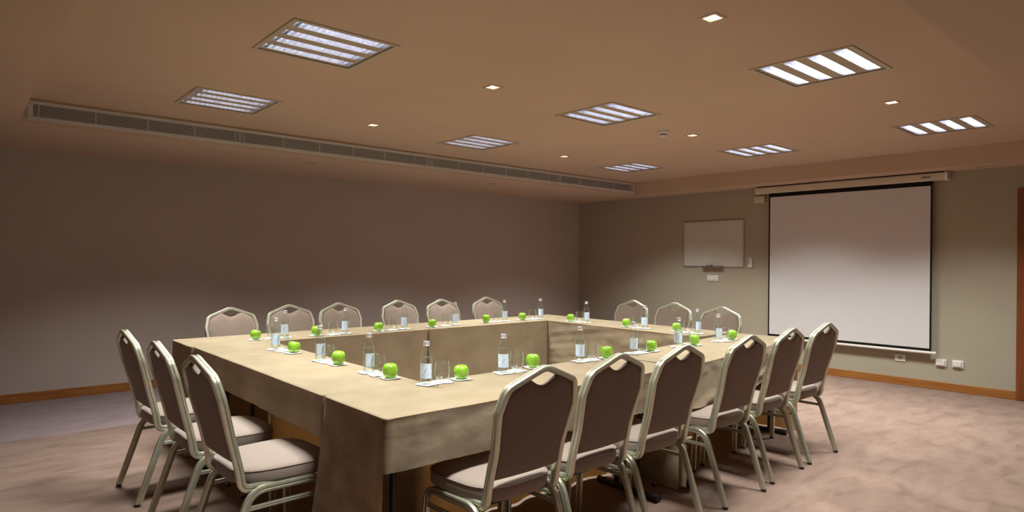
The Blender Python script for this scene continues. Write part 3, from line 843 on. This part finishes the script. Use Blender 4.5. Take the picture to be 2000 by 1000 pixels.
    for s in (-1, 1):
        X = s * .2125
        top = fillet([(X, .190, .012), (X, .176, .3925), (X, .0, .3925)], [0, .075, 0], 9)
        g = MB().sweep(top, [Vector((s, 0, 0))] * len(top), sec).build('leg', M['frame'], root, smooth=math.radians(38))
        MB().lathe([(.013, 0), (.015, .004), (.014, .014)], 12, (X, .190, 0)).build('glide', M['table_metal'], g)
        rear = fillet([(X, .0, .3925), (X, -.155, .3945), (X, -.285, .012)], [0, .095, 0], 10)
        g = MB().sweep(rear, [Vector((s, 0, 0))] * len(rear), sec).build('leg', M['frame'], root, smooth=math.radians(38))
        MB().lathe([(.013, 0), (.015, .004), (.014, .014)], 12, (X, -.286, 0)).build('glide', M['table_metal'], g)
        q = [(X, .168, .322), (X, -.176, .322)]
        MB().sweep(q, [Vector((s, 0, 0))] * 2, section(.014, .020)).build('stretcher', M['frame'], root, smooth=math.radians(38))
    return root

chairs = [
 # x, y, heading of the seat front (0 = +y), label
 (1.722, 2.088, 0.02, 'taupe banquet chair seen from behind at the near row, leftmost and largest'),
 (2.212, 2.120, 0.03, 'taupe banquet chair seen from behind, second from the left in the near row'),
 (2.705, 2.114, 0.02, 'taupe banquet chair seen from behind, third from the left in the near row'),
 (3.394, 2.138, 0.002, 'taupe banquet chair seen from behind, third from the right in the near row'),
 (3.975, 2.174, 0.03, 'taupe banquet chair seen from behind, second from the right in the near row'),
 (4.545, 2.192, 0.003, 'taupe banquet chair seen from behind, rightmost in the near row by the open carpet'),
 (1.030, 4.151, -PI / 2 + .043, 'taupe banquet chair at the left side table, farthest of three and leftmost'),
 (1.050, 3.489, -PI / 2 + .011, 'taupe banquet chair at the left side table, middle one of three'),
 (1.068, 2.888, -PI / 2 + .035, 'taupe banquet chair at the left side table, nearest with its seat in full view'),
 (1.745, 5.255, PI + .02, 'taupe banquet chair facing us across the far table, leftmost of six'),
 (2.256, 5.315, PI - .02, 'taupe banquet chair facing us across the far table, second from left'),
 (2.735, 5.300, PI + .01, 'taupe banquet chair facing us across the far table, third from left'),
 (3.400, 5.345, PI, 'taupe banquet chair facing us across the far table, fourth from left'),
 (3.885, 5.265, PI + .03, 'taupe banquet chair facing us across the far table, second from the room corner'),
 (4.520, 5.315, PI - .02, 'taupe banquet chair facing us across the far table, nearest the room corner'),
 (5.185, 4.300, PI / 2, 'taupe banquet chair behind the right side table, nearest the room corner'),
 (5.190, 3.775, PI / 2, 'taupe banquet chair behind the right side table, under the whiteboard, middle of three'),
 (5.055, 3.170, PI / 2, 'taupe banquet chair behind the right side table, nearest the projection screen')]
cgrp = {0: 'chairs along the near row', 6: 'chairs along the left side', 9: 'chairs along the far row', 15: 'chairs along the right side'}
c0 = make_chair(); grp = None
for i, (x, y, rz, lab) in enumerate(chairs):
    grp = cgrp.get(i, grp)
    o = c0 if i == 0 else copy_tree(c0)
    o.location = (x, y, 0); o.rotation_euler = (0, 0, rz)
    tag(o, lab, 'chair', grp)

# ---------------------------------------------------------------- place settings
def make_bottle():
    r = empty('water_bottle')
    prof = [(.020, .000), (.0262, .0015), (.0282, .006), (.0286, .014), (.0284, .022), (.0286, .032), (.0286, .108), (.0278, .118), (.0255, .130), (.0215, .143), (.0175, .154), (.0148, .164), (.0138, .172), (.0136, .184)]
    MB().lathe(prof, 36, cap1=False).build('bottle_glass', M['bottle'], r, smooth=math.radians(60))
    wp = [(.018, .005), (.0262, .009), (.0268, .106), (.0262, .117), (.0246, .128)]
    MB().lathe(wp, 32).build('water', M['water'], r, smooth=math.radians(50))
    cp = MB(); cp.lathe([(.0142, .181), (.0160, .182), (.0162, .1845), (.0150, .186), (.0150, .189), (.0156, .190), (.0154, .200), (.0140, .2035)], 32)
    cp.build('bottle_cap', M['cap'], r, smooth=math.radians(35))
    R = .0289; lb = MB(); a0, a1, n = -1.25, 1.25, 28; vs = []; fs = []
    for z in (.030, .100):
        for k in range(n + 1): a = a0 + (a1 - a0) * k / n; vs.append((R * math.sin(a), -R * math.cos(a), z))
    for k in range(n): fs.append((k, k + 1, n + 2 + k, n + 1 + k))
    L = lb.add(vs, fs).build('bottle_label', M['label'], r, smooth=math.radians(60))
    def strip(name, mat, pts, widths, RR=.0292):
        m = MB(); vs = []; fs = []
        for i, (u, z) in enumerate(pts):      # u = arc length
            pa = pts[max(0, i - 1)]; pb = pts[min(len(pts) - 1, i + 1)]; tx, tz = pb[0] - pa[0], pb[1] - pa[1]; l = math.hypot(tx, tz) or 1; nx, nz = -tz / l, tx / l
            for s in (-1, 1):
                uu, zz = u + s * nx * widths[i], z + s * nz * widths[i]; a = uu / RR; vs.append((RR * math.sin(a), -RR * math.cos(a), zz))
        for i in range(len(pts) - 1): fs.append((2 * i, 2 * i + 1, 2 * i + 3, 2 * i + 2))
        return m.add(vs, fs).build(name, mat, L)
    pts = [(-.011, .054), (-.008, .050), (-.003, .051), (.001, .058), (.003, .067), (.006, .073), (.011, .076), (.016, .077)]
    strip('blue_swoosh', M['label_blue'], pts, [.0003, .0012, .0018, .0026, .0032, .0024, .0012, .0002])
    strip('rose_swoosh', M['label_red'], [(-.006, .070), (-.008, .064), (-.005, .060), (-.002, .064), (-.003, .071)], [.0004, .0012, .0014, .0010, .0003])
    lines = MB()
    for k, z in enumerate((.093, .089, .045, .041, .037)):
        w = (.012, .015, .018, .016, .012)[k]; nn = 8; vs = []; fs = []
        for zz in (z, z + .0008):
            for q in range(nn + 1): a = (-w + 2 * w * q / nn) / .0292; vs.append((.0292 * math.sin(a), -.0292 * math.cos(a), zz))
        for q in range(nn): fs.append((q, q + 1, nn + 2 + q, nn + 1 + q))
        lines.add(vs, fs)
    lines.build('label_print', M['label_blue'], L)
    nv = MB(); vs = []
    for (a, z) in ((-1.22, .032), (-1.08, .032), (-1.08, .038), (-1.22, .038)): vs.append((.0292 * math.sin(a), -.0292 * math.cos(a), z))
    nv.add(vs, [(0, 1, 2, 3)]).build('label_mark', M['label_navy'], L)
    return r

def make_glass():
    mb = MB()
    prof = [(.018, .0), (.0225, .002), (.0285, .012), (.0345, .028), (.0378, .045), (.0375, .062), (.0350, .082), (.0318, .1015), (.0312, .1025), (.0306, .1015), (.0338, .082), (.0363, .062), (.0366, .045), (.0332, .029), (.0265, .014), (.018, .009), (.002, .008)]
    mb.lathe(prof, 36)
    return mb.mesh('drinking_glass', M['glass'], math.radians(50))

def make_apple(seed, squash=1.0):
    r = empty('green_apple')
    mb = MB(); nu, nv = 40, 24; vs = []; fs = []
    for j in range(nv + 1):
        t = PI * j / nv                          # 0 top .. PI bottom
        for i in range(nu):
            a = 2 * PI * i / nu
            rad = .0392 * (math.sin(t) ** .72) * (1 + .02 * math.cos(5 * a) * (t / PI)) * (1 + .05 * noise1(math.cos(a), math.sin(a), seed))
            taper = 1 - .16 * max(0, (t / PI - .5)) * 2
            z = .0395 * math.copysign(abs(math.cos(t)) ** .86, math.cos(t))
            dimple = .011 * math.exp(-(math.sin(t) / .34) ** 2) if t < PI / 2 else -.006 * math.exp(-(math.sin(t) / .30) ** 2)
            vs.append((rad * taper * math.cos(a), rad * taper * math.sin(a), (z - dimple) * squash + .0395 * squash + .002 * noise1(math.cos(a) * 1.5, math.sin(a) * 1.5, seed + 7) * math.sin(t)))
    for j in range(nv):
        for i in range(nu): fs.append((j * nu + i, j * nu + (i + 1) % nu, (j + 1) * nu + (i + 1) % nu, (j + 1) * nu + i))
    zmin = min(v[2] for v in vs); vs = [(x, y, z - zmin) for x, y, z in vs]
    mb.add(vs, fs).build('apple_flesh', M['apple'], r, smooth=PI)
    st = MB(); b = .061 * squash; st.tube([(0, 0, b), (.0008, 0, b + .008), (.002, .001, b + .012)], .0010, 6)
    st.build('apple_stem', M['stem'], r)
    return r

def make_coaster(seed):
    mb = MB(); n = 72; s = .046; vs = [(0, 0, .0012)]; rings = (.55, .8, 1.0)
    for q in rings:
        for k in range(n):
            a = 2 * PI * k / n; ca, sa = math.cos(a), math.sin(a); rr = s / (abs(ca) ** 5 + abs(sa) ** 5) ** .2
            rr *= q * (1 + (.018 * math.cos(20 * a) if q == 1 else 0))
            z = .0012 + (.0018 * (.5 + noise1(ca * 1.8 + seed, sa * 1.8)) * (q ** 3)); vs.append((rr * ca, rr * sa, max(.0008, z)))
    fs = [(0, 1 + k, 1 + (k + 1) % n) for k in range(n)]
    for j in range(len(rings) - 1):
        for k in range(n): fs.append((1 + j * n + k, 1 + j * n + (k + 1) % n, 1 + (j + 1) * n + (k + 1) % n, 1 + (j + 1) * n + k))
    nv = len(vs); vs2 = [(x, y, z - .0008) for x, y, z in vs]; fs2 = [tuple(i + nv for i in reversed(f)) for f in fs]; o = 1 + 2 * n
    side = [(o + k, o + (k + 1) % n, nv + o + (k + 1) % n, nv + o + k) for k in range(n)]
    return mb.add(vs + vs2, fs + fs2 + side).mesh('paper_coaster', M['paper'], math.radians(60))

bp = make_bottle(); gm = make_glass(); aps = [make_apple(k, (1.0, .95, 1.03)[k]) for k in range(3)]; cms = [make_coaster(k * 3.7) for k in range(4)]
used = [False] * 3; bused = False
# row: (name, [(bottle xy, apple xy)])
ROWS = [
 ('far table row', 'left', [((1.880, 4.750), (1.655, 4.752)), ((2.362, 4.725), (2.118, 4.727)), ((2.927, 4.755), (2.660, 4.727)), ((3.497, 4.800), (3.200, 4.735)), ((4.090, 4.790), (3.845, 4.772)), ((4.580, 4.790), (4.310, 4.772))]),
 ('left side table', 'far end', [((1.590, 4.175), (1.611, 3.940)), ((1.610, 3.540), (1.631, 3.346)), ((1.640, 3.014), (1.644, 2.800))]),
 ('near table row', 'left', [((1.693, 2.552), (1.906, 2.560)), ((2.185, 2.564), (2.421, 2.590)), ((2.798, 2.585), (2.925 + .09, 2.560)), ((3.309, 2.590), (3.503, 2.590)), ((3.818, 2.595), (4.006, 2.590)), ((4.333, 2.595), (4.532, 2.597))]),
 ('right side table', 'far end', [((4.640, 4.204), (4.627, 4.400)), ((4.646, 3.510), (4.633, 3.704)), ((4.674, 2.990), (4.690, 3.205))])]
WHERE = {
 'far table row': ['leftmost on the far table row', 'second from left, far table row', 'third from left, far table row', 'fourth from left, far table row', 'fifth from left, far table row', 'rightmost on the far table row'],
 'left side table': ['farthest on the left side table', 'middle of the left side table', 'nearest on the left side table'],
 'near table row': ['leftmost on the near table row', 'second from left, near table row', 'third from left, near table row', 'third from right, near table row', 'second from right, near table row', 'rightmost on the near table row'],
 'right side table': ['farthest on the right side table', 'middle of the right side table', 'nearest on the right side table']}
brot = {('near table row', 0): -.85, ('near table row', 1): -.75, ('near table row', 2): -.6, ('near table row', 3): -.45, ('near table row', 4): -1.1, ('near table row', 5): -.3,
        ('left side table', 2): .1, ('left side table', 1): .0, ('left side table', 0): -.3}
cnt = 0
for (rn, _, items) in ROWS:
    for i, (b, a) in enumerate(items):
        wh = WHERE[rn][i]
        g = ((b[0] + a[0]) / 2 * 1.0 + (b[0] - a[0]) * .06, (b[1] + a[1]) / 2 + (b[1] - a[1]) * .06)
        top = TZ + .0016
        for (p, what, dz) in ((g, 'drinking glass', 0), (b, 'water bottle', .0014), (a, 'green apple', .0014)):
            o = bpy.data.objects.new('paper_coaster', cms[cnt % 4]); COL.objects.link(o)
            rz = random.uniform(-.35, .35); jx, jy = random.uniform(-.006, .006), random.uniform(-.006, .006)
            o.location = (p[0] + jx, p[1] + jy, top + dz); o.rotation_euler = (0, 0, rz)
            tag(o, 'white paper coaster under the %s, %s' % (what, wh), 'coaster', 'paper coasters on the tables'); cnt += 1
        bz = top + .0032
        o = bp if not bused else copy_tree(bp); bused = True
        o.location = (b[0], b[1], bz); o.rotation_euler = (0, 0, brot.get((rn, i), -.7 + random.uniform(-.5, .5)))
        tag(o, 'clear water bottle with pale blue label, %s' % wh, 'bottle', 'water bottles on the tables')
        o = bpy.data.objects.new('drinking_glass', gm); COL.objects.link(o); o.location = (g[0], g[1], top + .0018); o.rotation_euler = (0, 0, random.uniform(0, 6))
        tag(o, 'empty stemless drinking glass, %s' % wh, 'drinking glass', 'drinking glasses on the tables')
        k = (cnt // 3) % 3
        o = aps[k] if not used[k] else copy_tree(aps[k]); used[k] = True
        tl = {('far table row', 0): .22, ('left side table', 0): .20}.get((rn, i), random.uniform(-.08, .08))
        o.location = (a[0], a[1], bz + abs(math.sin(tl)) * .012 - .0005); o.rotation_euler = (tl * .5, tl, random.uniform(0, 6) if abs(tl) < .1 else .7)
        tag(o, 'shiny green apple, %s' % wh, 'apple', 'green apples on the tables')
sp = MB(); sp.add([(-.008, -.005, 0), (.009, -.004, .002), (.007, .006, .0005), (-.006, .005, .003), (-.008, -.005, .0006), (.009, -.004, .0026), (.007, .006, .0011), (-.006, .005, .0036)],
       [(0, 1, 2, 3), (4, 5, 6, 7), (0, 1, 5, 4), (1, 2, 6, 5), (2, 3, 7, 6), (3, 0, 4, 7)])
o = sp.build('paper_scrap', M['paper']); o.location = (1.529, 2.690, TZ + .001); tag(o, 'tiny torn white paper scrap beside the front inner table corner', 'paper scrap')

# ---------------------------------------------------------------- world, camera, view
w = bpy.data.worlds.new('World'); S.world = w; w.use_nodes = True
w.node_tree.nodes['Background'].inputs[0].default_value = (.6, .6, .65, 1); w.node_tree.nodes['Background'].inputs[1].default_value = 0.0

cam = bpy.data.cameras.new('camera'); co = bpy.data.objects.new('camera', cam); COL.objects.link(co); S.camera = co
fw = Vector((0.65776875, 0.75321797, -0.00172264)); r2 = Vector((0.75320139, -0.65773478, 0.00852234)); u2 = Vector((-0.00528614, 0.00690322, 0.9999622))
m = Matrix(((r2.x, u2.x, -fw.x, 0), (r2.y, u2.y, -fw.y, 0), (r2.z, u2.z, -fw.z, 1.345), (0, 0, 0, 1)))
co.matrix_world = m
cam.sensor_width = 36; cam.lens = 1245.95 / 2000 * 36; cam.shift_y = 13.26 / 2000; cam.clip_start = .05; cam.clip_end = 60

S.view_settings.view_transform = 'Standard'; S.view_settings.look = 'None'; S.view_settings.gamma = 1; S.view_settings.use_curve_mapping = False
S.view_settings.exposure = 1.0
cy = S.cycles
cy.use_denoising = True; cy.max_bounces = 10; cy.diffuse_bounces = 5; cy.glossy_bounces = 4; cy.transmission_bounces = 8; cy.transparent_max_bounces = 24
cy.sample_clamp_indirect = 4; cy.caustics_reflective = False; cy.caustics_refractive = False
